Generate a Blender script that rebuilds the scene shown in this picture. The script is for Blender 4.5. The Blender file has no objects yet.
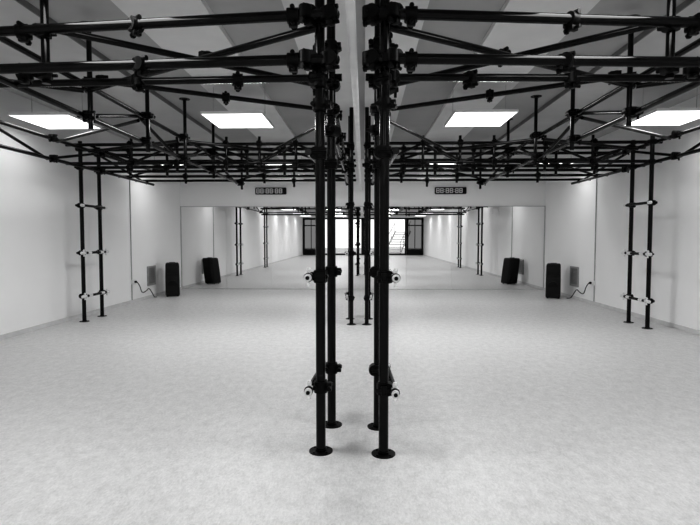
import bpy, bmesh, math, random
from mathutils import Vector, Matrix
random.seed(4)
scene=bpy.context.scene
col=scene.collection
try:
    scene.view_settings.view_transform='Standard'
    scene.view_settings.look='None'
    scene.view_settings.gamma=0.80
except Exception as e: print(e)

# ---------------- materials ----------------
def mat(name,g,rough=0.5,metal=0.0,noise=None,emit=None,spec=0.5):
    m=bpy.data.materials.new(name); m.use_nodes=True
    nt=m.node_tree; b=nt.nodes['Principled BSDF']
    b.inputs['Base Color'].default_value=(g,g,g,1)
    b.inputs['Roughness'].default_value=rough
    b.inputs['Metallic'].default_value=metal
    b.inputs['Specular IOR Level'].default_value=spec
    if noise:
        sc,amt,det=noise
        tc=nt.nodes.new('ShaderNodeTexCoord'); n=nt.nodes.new('ShaderNodeTexNoise')
        n.inputs['Scale'].default_value=sc; n.inputs['Detail'].default_value=det
        nt.links.new(tc.outputs['Object'],n.inputs['Vector'])
        r=nt.nodes.new('ShaderNodeValToRGB')
        r.color_ramp.elements[0].position=0.3; r.color_ramp.elements[1].position=0.7
        a=max(0,g-amt); c=min(1,g+amt)
        r.color_ramp.elements[0].color=(a,a,a,1); r.color_ramp.elements[1].color=(c,c,c,1)
        nt.links.new(n.outputs['Fac'],r.inputs['Fac']); nt.links.new(r.outputs['Color'],b.inputs['Base Color'])
    if emit:
        b.inputs['Emission Color'].default_value=(1,1,1,1); b.inputs['Emission Strength'].default_value=emit
    return m
M_wall=mat('wall_paint',0.91,0.6,noise=(1.2,0.012,4))
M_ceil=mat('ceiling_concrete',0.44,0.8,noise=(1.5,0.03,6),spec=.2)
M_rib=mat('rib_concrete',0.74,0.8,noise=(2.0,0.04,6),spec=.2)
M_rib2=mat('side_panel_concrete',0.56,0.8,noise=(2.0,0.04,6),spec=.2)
M_joint=mat('ceiling_joint_dark',0.22,0.8,noise=(4.0,0.03,4),spec=.2)
M_dark=mat('duct_grey',0.25,0.7,noise=(2,0.03,4))
M_tube=mat('black_tube',0.0012,0.16,noise=(9,0.001,3),spec=0.18)
M_clamp=mat('black_clamp',0.0015,0.4,noise=(30,0.001,3),spec=0.12)
M_pale=mat('galvanised_bracket',0.75,0.35,0.2,noise=(60,0.2,3))
M_mirror=mat('mirror_glass',0.90,0.0,1.0)
M_frame=mat('aluminium_trim',0.55,0.4,0.2,noise=(10,0.04,2))
M_rail=mat('rail_aluminium',0.80,0.4,0.2,noise=(6,0.05,2))
M_black=mat('black_plastic',0.003,0.5,noise=(40,0.002,2),spec=.2)
M_grille=mat('speaker_grille',0.006,0.6,noise=(160,0.004,2),spec=.2)
M_lamp=mat('lamp_diffuser',0.9,0.5,emit=3.0,noise=(5,0.02,1))
M_white=mat('white_enamel',0.8,0.4,noise=(8,0.02,2))
M_digit=mat('digit_segment',0.65,0.5,noise=(20,0.03,1))
M_vent=mat('vent_grey',0.34,0.5,noise=(15,0.04,2))
M_conduit=mat('conduit_grey',0.45,0.5,noise=(15,0.04,2))
M_winframe=mat('window_frame_dark',0.004,0.4,noise=(8,0.002,2),spec=.2)
M_out=mat('pavement',0.40,0.9,noise=(3,0.12,5))
M_step=mat('pale_step_concrete',0.6,0.8,noise=(4,0.06,4))
M_stair=mat('painted_steel_grey',0.2,0.5,noise=(6,0.03,3))
M_base=mat('baseboard_vinyl',0.66,0.5,noise=(6,0.04,2))
M_tint=bpy.data.materials.new('tinted_glass'); M_tint.use_nodes=True
nt=M_tint.node_tree; nt.nodes.remove(nt.nodes['Principled BSDF'])
tb=nt.nodes.new('ShaderNodeBsdfTransparent'); tb.inputs[0].default_value=(.42,.42,.42,1)
nt.links.new(tb.outputs[0],nt.nodes['Material Output'].inputs['Surface'])

# floor material
M_floor=mat('vinyl_floor',0.62,0.42,spec=0.3)
nt=M_floor.node_tree; b=nt.nodes['Principled BSDF']
tc=nt.nodes.new('ShaderNodeTexCoord')
def nz(scale,det,rough=.7,sc=(1,1,1)):
    mp=nt.nodes.new('ShaderNodeMapping'); mp.inputs['Scale'].default_value=sc
    n=nt.nodes.new('ShaderNodeTexNoise'); n.inputs['Scale'].default_value=scale; n.inputs['Detail'].default_value=det
    n.inputs['Roughness'].default_value=rough
    nt.links.new(tc.outputs['Object'],mp.inputs['Vector']); nt.links.new(mp.outputs[0],n.inputs['Vector']); return n
n1=nz(16,8,.7,(1,.6,1)); n2=nz(80,6,.8,(1,.45,1))
mx=nt.nodes.new('ShaderNodeMath'); mx.operation='MULTIPLY_ADD'; mx.inputs[1].default_value=0.42
nt.links.new(n1.outputs['Fac'],mx.inputs[0])
m2=nt.nodes.new('ShaderNodeMath'); m2.operation='MULTIPLY'; m2.inputs[1].default_value=0.58
nt.links.new(n2.outputs['Fac'],m2.inputs[0]); nt.links.new(m2.outputs[0],mx.inputs[2])
rp=nt.nodes.new('ShaderNodeValToRGB')
rp.color_ramp.elements[0].position=0.38; rp.color_ramp.elements[0].color=(0.50,0.50,0.50,1)
rp.color_ramp.elements[1].position=0.60; rp.color_ramp.elements[1].color=(0.70,0.70,0.70,1)
nt.links.new(mx.outputs[0],rp.inputs['Fac']); nt.links.new(rp.outputs['Color'],b.inputs['Base Color'])

# ---------------- mesh builder ----------------
class MB:
    def __init__(s): s.bm=bmesh.new()
    def cyl(s,a,b,r,seg=16,r2=None):
        a=Vector(a);b=Vector(b);d=b-a
        q=Vector((0,0,1)).rotation_difference(d.normalized())
        m=Matrix.Translation((a+b)/2)@q.to_matrix().to_4x4()
        bmesh.ops.create_cone(s.bm,cap_ends=True,segments=seg,radius1=r,radius2=r if r2 is None else r2,depth=d.length,matrix=m); return s
    def box(s,c,size,rot=None,bev=0):
        m=Matrix.Translation(c)@(rot.to_4x4() if rot else Matrix.Identity(4))@Matrix.Diagonal((size[0],size[1],size[2],1))
        r=bmesh.ops.create_cube(s.bm,size=1,matrix=m)
        if bev:
            es=list({e for v in r['verts'] for e in v.link_edges})
            bmesh.ops.bevel(s.bm,geom=es,offset=bev,segments=2,affect='EDGES',profile=0.5)
        return s
    def mesh(s,name,m,smooth=True):
        me=bpy.data.meshes.new(name); s.bm.to_mesh(me); s.bm.free()
        if smooth:
            for p in me.polygons: p.use_smooth=True
            try: me.set_sharp_from_angle(angle=math.radians(35))
            except Exception: pass
        me.materials.append(m); return me
def obj(name,me,loc=(0,0,0),parent=None,rot=None):
    o=bpy.data.objects.new(name,me); col.objects.link(o)
    o.location=loc
    if rot: o.rotation_euler=rot
    if parent: o.parent=parent
    return o
def empty(name,loc,label,cat,group=None,rot=None):
    o=bpy.data.objects.new(name,None); o.empty_display_size=0.1; col.objects.link(o); o.location=loc
    if rot: o.rotation_euler=rot
    o['label']=label; o['category']=cat
    if group: o['group']=group
    return o
def struct(name,mb,m,smooth=False,label=None):
    o=obj(name,mb.mesh(name,m,smooth)); o['kind']='structure'
    if label: o['label']=label
    return o
def tube(parent,a,b,r=0.03,name='tube',m=None):
    P=parent.location; a=Vector(a)-P; b=Vector(b)-P; mid=(a+b)/2
    me=MB().cyl(a-mid,b-mid,r).mesh(name,m or M_tube)
    return obj(name,me,mid,parent)

# ---------------- room ----------------
W=4.58; D=12.87; YB=-13.1; H=3.27
L=D-YB; ym=(D+YB)/2
struct('floor',MB().box((0,ym,-0.05),(2*W+.4,L+.4,0.1)),M_floor)
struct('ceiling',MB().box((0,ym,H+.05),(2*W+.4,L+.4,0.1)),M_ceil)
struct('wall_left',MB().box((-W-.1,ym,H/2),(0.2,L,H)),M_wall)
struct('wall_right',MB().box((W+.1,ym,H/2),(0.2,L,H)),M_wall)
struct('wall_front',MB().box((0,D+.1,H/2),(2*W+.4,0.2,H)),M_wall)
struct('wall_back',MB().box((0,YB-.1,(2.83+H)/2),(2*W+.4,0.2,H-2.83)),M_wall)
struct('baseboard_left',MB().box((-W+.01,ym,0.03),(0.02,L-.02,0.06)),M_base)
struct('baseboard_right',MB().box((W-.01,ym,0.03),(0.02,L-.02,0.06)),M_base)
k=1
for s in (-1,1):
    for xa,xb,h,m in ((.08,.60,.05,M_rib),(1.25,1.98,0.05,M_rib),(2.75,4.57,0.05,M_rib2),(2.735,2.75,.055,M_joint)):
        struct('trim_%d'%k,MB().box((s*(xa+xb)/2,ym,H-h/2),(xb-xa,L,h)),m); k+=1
    struct('trim_%d'%k,MB().cyl((s*(W-.012),10.05,0.05),(s*(W-.012),10.05,2.9),0.010,10),M_conduit,True); k+=1
o=obj('top_rail',MB().box((0,0,0),(0.05,10.86,0.06),bev=0.01).mesh('top_rail',M_rail),(0,D-5.44,2.5))
o['label']='long grey aluminium rail running overhead to the mirrored wall'; o['category']='rail'

# ---------------- wall mirror ----------------
mir=empty('wall_mirror',(0,D-.01,0),'full-width mirror covering the lower part of the end wall','mirror')
mb=MB()
mb.box((0,-.012,2.09),(2*W-.01,.03,.016)); mb.box((0,-.012,.008),(2*W-.01,.03,.016))
for s in(-1,1): mb.box((s*(W-.012),-.012,1.05),(.018,.03,2.1))
obj('frame',mb.mesh('frame',M_frame,False),(0,0,0),mir)
n=8; pw=(2*W-.05)/n
pm=MB().box((0,0,0),(pw-.003,.01,2.066)).mesh('mirror_panel',M_mirror,False)
for i in range(n):
    obj('mirror_panel',pm,(-W+.025+pw*(i+.5),-.006,1.049),mir)

# ---------------- windows behind the camera ----------------
def window(n,x0,x1,div,t=.16,door=False):
    mb=MB(); zt=2.83; cx=(x0+x1)/2; w=x1-x0
    mb.box((x0+t/2,YB-.05,zt/2),(t,.1,zt)); mb.box((x1-t/2,YB-.05,zt/2),(t,.1,zt))
    mb.box((cx,YB-.05,zt-t/2),(w,.1,t)); mb.box((cx,YB-.05,t/2),(w,.1,t))
    for i in range(1,div): mb.box((x0+w*i/div,YB-.05,zt/2),(.05,.08,zt-.1))
    if door:
        mb.box((cx,YB-.05,.25),(w-.1,.06,.4)); mb.box((cx,YB-.05,2.25),(w,.08,.08))
    o=struct('window_%d'%n,mb,M_winframe)
    if door:
        obj('pane',MB().box((cx,YB-.05,zt/2),(w-.1,.01,zt-.1)).mesh('pane',M_tint,False),(0,0,0),o)
window(1,-W,-3.3,2,.15,True); window(2,-3.3,0,1,.12); window(3,0,3.3,1,.12); window(4,3.3,W,2,.15,True)
g=obj('pavement',MB().box((0,YB-15.3,-.1),(60,30,.1)).mesh('pavement',M_out,False)); g['kind']='structure'
st=empty('outdoor_stair',(1.7,YB-5,-.05),'pale outdoor steps with a thin grey sloping handrail beyond the glazing','stair')
for i in range(9):
    obj('tread',MB().box((0,0,0),(1.5,.34,.10)).mesh('tread',M_step,False),(.8+i*.13,-i*.3,.12+i*.22),st)
for q in(.15,1.5):
    tube(st,(1.7+q,YB-4.9,.0),(1.7+q+1.1,YB-7.7,1.9),.05,'stringer',M_stair)
    tube(st,(1.7+q,YB-4.9,.95),(1.7+q+1.1,YB-7.7,2.8),.025,'handrail',M_stair)
    for j in range(4): tube(st,(1.7+q+j*.33,YB-4.9-j*.84,j*.57),(1.7+q+j*.33,YB-4.9-j*.84,.95+j*.555),.02,'post',M_stair)

# ---------------- clamps ----------------
def clamp_mesh():
    m=MB()
    m.cyl((0,0,-.034),(0,0,.034),.041,14)
    m.box((.05,0,0),(.034,.034,.05),bev=.004)
    m.cyl((.053,-.05,0),(.053,.058,0),.011,8); m.cyl((.053,.04,0),(.053,.056,0),.019,6)
    m.cyl((-.034,-.042,0),(-.034,.042,0),.014,8)
    m.cyl((-.034,0.024,0),(.034,.024,0),.039,12)
    return m.mesh('clamp',M_clamp)
CL=clamp_mesh()
def clamp(parent,p,axis='z',spin=0):
    e={'z':(0,0,spin),'y':(math.pi/2,0,spin),'x':(0,math.pi/2,spin)}[axis]
    return obj('clamp',CL,Vector(p)-parent.location,parent,e)
def plate_mesh():
    m=MB(); m.cyl((0,0,0),(0,0,.006),.072,28); m.cyl((0,0,.006),(0,0,.018),.035,20)
    for a in range(4):
        c=math.cos(a*math.pi/2+.78)*.055; s_=math.sin(a*math.pi/2+.78)*.055
        m.cyl((c,s_,.006),(c,s_,.012),.007,6)
    return m.mesh('base_plate',M_clamp)
BP=plate_mesh()
def cap_mesh():
    m=MB(); m.cyl((0,0,0),(0,.075,0),.016,14); m.cyl((0,.056,0),(0,.078,0),.023,16)
    m.cyl((0,.012,-.055),(0,.012,.055),.011,8); m.cyl((0,.012,.03),(0,.012,.045),.017,6)
    m.box((0,.014,0),(.042,.03,.045),bev=.006)
    return m.mesh('end_cap',M_pale)
CAP=cap_mesh()
COL=MB().cyl((0,.03,0),(0,.05,0),.027,16).cyl((0,.077,0),(0,.086,0),.012,8).mesh('collar',M_clamp)

zT,zB=2.66,2.38
nT,nB=2.585,2.33   # near truss chords
# ---------------- ladder columns ----------------
def ladder(xa,ya,xb,yb,s,top,inward,label,zz=(2.66,2.38)):
    e=empty('scaffold_column',(s*(xa+xb)/2,(ya+yb)/2,0),label,'scaffold column','upright tube columns')
    for x,y in((xa,ya),(xb,yb)):
        tube(e,(s*x,y,.01),(s*x,y,top),.029,'upright')
        obj('base_plate',BP,Vector((s*x,y,0))-e.location,e)
        for z in (1.80,1.07,.40)+zz: clamp(e,(s*x,y,z),'z',random.choice((0,1.57,3.14,4.7)))
    off=-.055 if inward else .064
    for z in (1.80,1.07,.40):
        r=tube(e,(s*(xa+off),ya-.06,z),(s*(xb+off),yb+.06,z),.020,'rung')
        if inward and z<1.5: 
            for y in (ya,yb):
                for dy in(-.13,.035): tube(e,(s*(xa+off),y+dy,z),(s*(xa+off),y+dy+.095,z),.024,'sleeve',M_pale)
        if inward and z>1.5:
            for y in(ya-.1,yb+.045): tube(e,(s*(xa+off),y,z),(s*(xa+off),y+.055,z),.023,'sleeve',M_pale)
        if z<1.5:
            for p,r in((Vector((s*(xa+off),ya-.05,z)),(0,0,math.pi)),(Vector((s*(xb+off),yb+.05,z)),None)):
                obj('end_cap',CAP,p-e.location,e,r)
                if not inward: obj('collar',COL,p-e.location,e,r)
for s in(-1,1):
    dy=0.03 if s<0 else 0
    ladder(.19,3.02+dy,.152 if s<0 else .168,3.46+dy,s,H-.005,False,'black scaffold column of two tubes beside the mirror line, bolted to floor',(nT,nB))
    ladder(.115,7.62,.15,8.15,s,H-.005,False,'black two-tube scaffold column standing in the middle of the room')
    if s<0: ladder(4.28,7.78,4.28,8.32,s,2.78,True,'black two-tube scaffold column standing against the white side wall')
    else: ladder(4.15,7.4,4.15,7.92,s,2.78,True,'black two-tube scaffold column standing against the white side wall')
    ladder(4.28,2.9,4.28,3.4,s,2.78,True,'black two-tube scaffold column against the wall, seen in the mirror')

# ---------------- overhead grid ----------------
for s in(-1,1):
    e=empty('overhead_scaffold_grid',(s*2.3,6.5,zB),'black overhead grid of scaffold tubes hung from the ceiling by rods','scaffolding','overhead tube grids')
    T=lambda a,b,r=.024,n='tube': tube(e,(s*a[0],a[1],a[2]),(s*b[0],b[1],b[2]),r,n)
    y0,y1=3.0,10.3
    for x in(.24,2.4,4.2):
        T((x,y0 if x!=.24 else 3.5,zT),(x,y1,zT)); T((x,y0 if x!=.24 else 3.5,zB),(x,y1,zB))
    T((.08,2.98,nT),(4.45,3.40,nT),.030); T((.08,2.98,nB),(4.45,3.25,nB),.030)
    T((.08,3.52,nB+.06),(4.45,3.68,nB+.06),.025)
    T((1.93,3.21,nB-.06),(1.93,3.21,H-.1),.025,'hanger')
    for z in(nT,nB):
        clamp(e,(s*1.93,3.19,z),'z',1.57); clamp(e,(s*2.05,3.18,z),'x'); clamp(e,(s*.34,3.0,z),'x'); clamp(e,(s*.12,2.98,z),'x',1.2)
        clamp(e,(s*.24,3.6,z),'y',.4); clamp(e,(s*.25,3.0,z+.01),'x',2.4)
    for p in((.27,3.52,nB+.06),(1.25,3.05,nB),(.8,3.55,nB+.06),(1.5,3.58,nB+.06),(1.3,3.10,nT)): clamp(e,(s*p[0],p[1],p[2]),'x',random.random()*3)
    for z in (2.22,2.08): clamp(e,(s*.19,3.03,z),'z',z*9); clamp(e,(s*.155,3.47,z-.06),'z',z*5)
    ys=[4.5,5.7,6.9,8.2,10.1]
    for y in [7.75,8.2,8.7,9.4,10.1]:
        for z in (zT,zB): T((.08,y-.055,z+.05),(4.45,y-.055,z+.05))
    for y in ys:
        T((2.345,y,zB-.12),(2.345,y,H-.12),.022,'hanger')
        for z in(zT,zB):
            clamp(e,(s*2.345,y,z),'z',random.choice((0,1.57,3.14)))
            clamp(e,(s*2.4,y+.06,z),'y')
            clamp(e,(s*.24,y+.05,z),'y')
            if y in(4.5,6.9,8.2): clamp(e,(s*4.2,y+.05,z),'y')
        obj('ceiling_plate',BP,Vector((s*2.345,y,H-.1))-e.location,e,(math.pi,0,0))
    for x,y in((1.2,8.2),(.7,8.2),(1.8,8.2),(3.1,8.2),(3.7,8.2),(1.3,10.05),(.75,9.35),(1.75,9.35),(3.2,9.35),(.95,7.7),(1.5,7.7),(2.0,7.7),(2.75,7.7),(3.45,7.7)):
        T((x,y,zB-.08),(x,y,zT+.16),.021,'post')
        for z in(zT,zB): clamp(e,(s*x,y-.04,z+.05),'x')
    for xa,xb,y in((.3,1.2,8.15),(1.8,1.2,8.15),(1.8,2.4,8.15),(3.1,2.5,8.15),(3.1,4.2,8.15),(.3,1.3,10.0),(2.4,1.3,10.0),(.3,.95,7.7),(1.5,.95,7.7),(1.5,2.3,7.7),(3.45,2.75,7.7),(3.45,4.1,7.7),(2.5,3.2,9.3),(4.2,3.2,9.3)):
        T((xa,y,zB+.05),(xb,y,zT+.05),.018,'brace')
    # horizontal bracing between the far trusses
    for a,b_ in(((.3,5.7),(1.3,7.7)),((2.35,6.9),(1.3,7.7)),((2.45,6.9),(4.1,7.7)),((2.45,5.7),(4.1,6.9)),((.3,8.7),(2.35,10.0)),((2.45,8.7),(4.15,10.0))):
        T((a[0],a[1],zT-.05),(b_[0],b_[1],zT-.05),.020,'brace')
    ysd=[3.2]+ys
    for i in range(len(ysd)-1):
        a,b_=ysd[i],ysd[i+1]
        za,zb=(zT,zB) if i%2==0 else (zB,zT)
        if i>0: T((2.45,a,za),(2.45,b_,zb),.020,'brace')
        T((4.25,a,za),(4.25,b_,zb),.020,'brace')
        if i>1: T((.28,a,za),(.28,b_,zb),.020,'brace')
    T((.2,3.07,nT-.04),(2.4,4.55,zT-.05),.024,'brace')
    T((.24,4.5,zT-.05),(1.93,3.27,nT+.05),.023,'brace')
    T((.24,5.7,zT+.04),(2.4,4.5,zT+.04),.023,'brace')
    T((2.4,4.5,zT-.06),(4.2,3.5,zT-.06),.022,'brace')
    for p in((1.08,3.78,zT-.04),(1.3,5.1,zT+.04),(2.25,4.55,zT+.04)): clamp(e,(s*p[0],p[1],p[2]),'x',random.random()*3)

# ---------------- lamps ----------------
lampme=MB().box((0,0,0),(.73,.78,.012)).mesh('diffuser',M_lamp,False)
hb=MB(); 
for a,b_ in(((.37,0),(.012,.80)),((-.37,0),(.012,.80)),((0,.395),(.73,.012)),((0,-.395),(.73,.012))):
    hb.box((a[0],a[1],.0),(b_[0],b_[1],.024))
hb.box((0,0,.015),(.75,.80,.012))
houseme=hb.mesh('housing',M_white,False)
cabme=MB().cyl((0,0,.02),(0,0,H-2.8),.003,6).mesh('cable',M_vent)
for s in(-1,1):
    for x in(1.52,3.88):
        for y in(10.4,6.55,2.7,-1.15,-5.0,-8.9):
            e=empty('ceiling_lamp',(s*x,y,2.8),'square white light panel hung flat below the ceiling, switched on','lamp','square light panels')
            obj('diffuser',lampme,(0,0,-.005),e); obj('housing',houseme,(0,0,0),e)
            for cx in(-.33,.33): obj('cable',cabme,(cx,0,0),e)
            ld=bpy.data.lights.new('lamp_light','AREA'); ld.shape='RECTANGLE'; ld.size=.72; ld.size_y=.77
            ld.energy={10.4:33,6.55:46,2.7:28}.get(y,35) if x<2 else (4 if y>10 else 6.5); ld.spread=math.radians(180 if x<2 else 170)
            lo=bpy.data.objects.new('lamp_light',ld); col.objects.link(lo); lo.parent=e; lo.location=(0,0,-.016)

# ---------------- speakers ----------------
def speaker(s,x,y):
    e=empty('loudspeaker',(x,y,0),'black portable loudspeaker standing on the floor by the wall','speaker','pair of loudspeakers',rot=(0,0,s*math.radians(-20.8)))
    bm=bmesh.new()
    h=.74; w=.15; d=.19
    SH=.13
    pts=[(-w,-d),(w,-d),(w,d*.5),(w*.85,d),(-w*.85,d),(-w,d*.5)]
    rows=[]
    for z,sc in((0.02,.96),(.05,1),(.40,1.0),(h-.04,.97),(h,.9)):
        rows.append([bm.verts.new((x_*sc,y_*sc+SH*(z/h-.3),z)) for x_,y_ in pts])
    for r0,r1 in zip(rows,rows[1:]):
        for i in range(6): bm.faces.new((r0[i],r0[(i+1)%6],r1[(i+1)%6],r1[i]))
    bm.faces.new(rows[0][::-1]); bm.faces.new(rows[-1])
    bmesh.ops.recalc_face_normals(bm,faces=bm.faces)
    bmesh.ops.bevel(bm,geom=bm.edges[:],offset=.01,segments=2,affect='EDGES')
    me=bpy.data.meshes.new('cabinet'); bm.to_mesh(me); bm.free(); me.materials.append(M_black)
    obj('cabinet',me,(0,0,0),e)
    R=Matrix.Rotation(-math.atan(SH/h),3,'X')
    yy=lambda z:-d+SH*(z/h-.3)
    obj('grille',MB().box((0,yy(.26)-.002,.26),(.25,.02,.36),rot=R,bev=.005).mesh('grille',M_grille),(0,0,0),e)
    obj('horn',MB().box((0,yy(.58)-.0,.58),(.23,.02,.16),rot=R,bev=.006).mesh('horn',M_grille),(0,0,0),e)
    obj('driver',MB().cyl((0,yy(.26)-.018,.26),(0,yy(.26)-.006,.262),.105,28).mesh('driver',M_black),(0,0,0),e)
    obj('handle',MB().box((0,.09,h+.006),(.13,.05,.016),bev=.006).mesh('handle',M_black),(0,0,0),e)
    fm=MB().cyl((0,0,0),(0,0,.024),.018,10).mesh('foot',M_black)
    for q in(-.11,.11):
        for r in(-.15,.05): obj('foot',fm,(q,r,0),e)
speaker(-1,-4.24,11.35); speaker(1,4.20,11.2)

# vents, cables, sockets
for s in(-1,1):
    e=empty('vent_grille',(s*(W-.012),11.0,.48),'grey square louvred ventilation grille low on the white wall','vent','wall vents')
    m=MB()
    for q in(-.19,.19): m.box((0,0,q),(.024,.42,.04)); m.box((0,q,0),(.024,.04,.34))
    obj('frame',m.mesh('frame',M_vent,False),(0,0,0),e)
    m=MB()
    for i in range(9): m.box((0,0,-.15+i*.0375),(.02,.34,.012),rot=Matrix.Rotation(s*.5,3,'Y'))
    m.box((s*.009,0,0),(.004,.34,.34))
    obj('louvre',m.mesh('louvre',M_dark,False),(0,0,0),e)
    e=empty('wall_socket',(s*(W-.001),10.1,.42),'small white wall socket box with a plugged-in black cable','socket','wall sockets')
    obj('box',MB().box((-s*.025,0,0),(.05,.14,.09),bev=.006).mesh('box',M_white),(0,0,0),e)
    obj('plug',MB().cyl((-s*.05,0,0),(-s*.085,0,0),.022,12).mesh('plug',M_black),(0,0,0),e)
    cu=bpy.data.curves.new('power_cable_path','CURVE'); cu.dimensions='3D'; cu.bevel_depth=.009; cu.bevel_resolution=3
    sp=cu.splines.new('NURBS')
    ex=4.46 if s<0 else 4.42
    pts=[(W-.09,10.1,.42),(W-.14,10.12,.36),(W-.1,10.3,.16),(W-.1,10.55,.2),(W-.08,10.7,.25),(W-.12,10.85,.05),(ex+.03,10.95,.015),(ex,11.0,.015)]
    sp.points.add(len(pts)-1)
    for p,q in zip(sp.points,pts): p.co=(s*q[0],q[1],q[2],1)
    sp.use_endpoint_u=True; sp.order_u=3
    tmp=bpy.data.objects.new('tmp',cu); col.objects.link(tmp)
    bpy.context.view_layer.update()
    me=bpy.data.meshes.new_from_object(tmp.evaluated_get(bpy.context.evaluated_depsgraph_get()))
    bpy.data.objects.remove(tmp); me.materials.clear(); me.materials.append(M_black)
    o=obj('power_cable',me); o['label']='thin black power cable looping along the wall to the loudspeaker'; o['category']='cable'; o['group']='loudspeaker cables'

# digital timers
m=MB(); hw,hh,t=.031,.050,.022
for z in(-hh,0,hh): m.box((0,0,z),(2*hw+.01,.006,t))
for q in(-hw,hw): m.box((q,0,0),(t,.006,2*hh))
DG=m.mesh('digit',M_digit,False)
CD=MB().box((0,0,0),(.018,.006,.018)).mesh('colon_dot',M_digit,False)
for s in(-1,1):
    e=empty('digital_timer',(s*2.25-.02,D-.026,2.48),'black digital wall timer with six large digits above the mirror','timer','wall timers')
    obj('housing',MB().box((0,0,0),(.79,.055,.175),bev=.025).mesh('housing',M_black),(0,0,0),e)
    X=-.32
    for gi in range(3):
        for di in range(2): obj('digit',DG,(X+gi*.235+di*.1,-.03,0),e)
        if gi<2:
            for z in(-.025,.025): obj('colon_dot',CD,(X+gi*.235+.167,-.03,z),e)

# ---------------- world ----------------
w=bpy.data.worlds.new('sky'); scene.world=w; w.use_nodes=True
w.node_tree.nodes['Background'].inputs[0].default_value=(1,1,1,1)
w.node_tree.nodes['Background'].inputs[1].default_value=1.6

# ---------------- camera ----------------
cd=bpy.data.cameras.new('camera'); cam=bpy.data.objects.new('camera',cd); col.objects.link(cam)
cam.location=(.07,0,1.3); cd.sensor_width=36; cd.lens=510/700*36
cam.rotation_euler=(math.radians(90-2.75),0,math.radians(1.55))
cd.clip_start=.02
scene.camera=cam
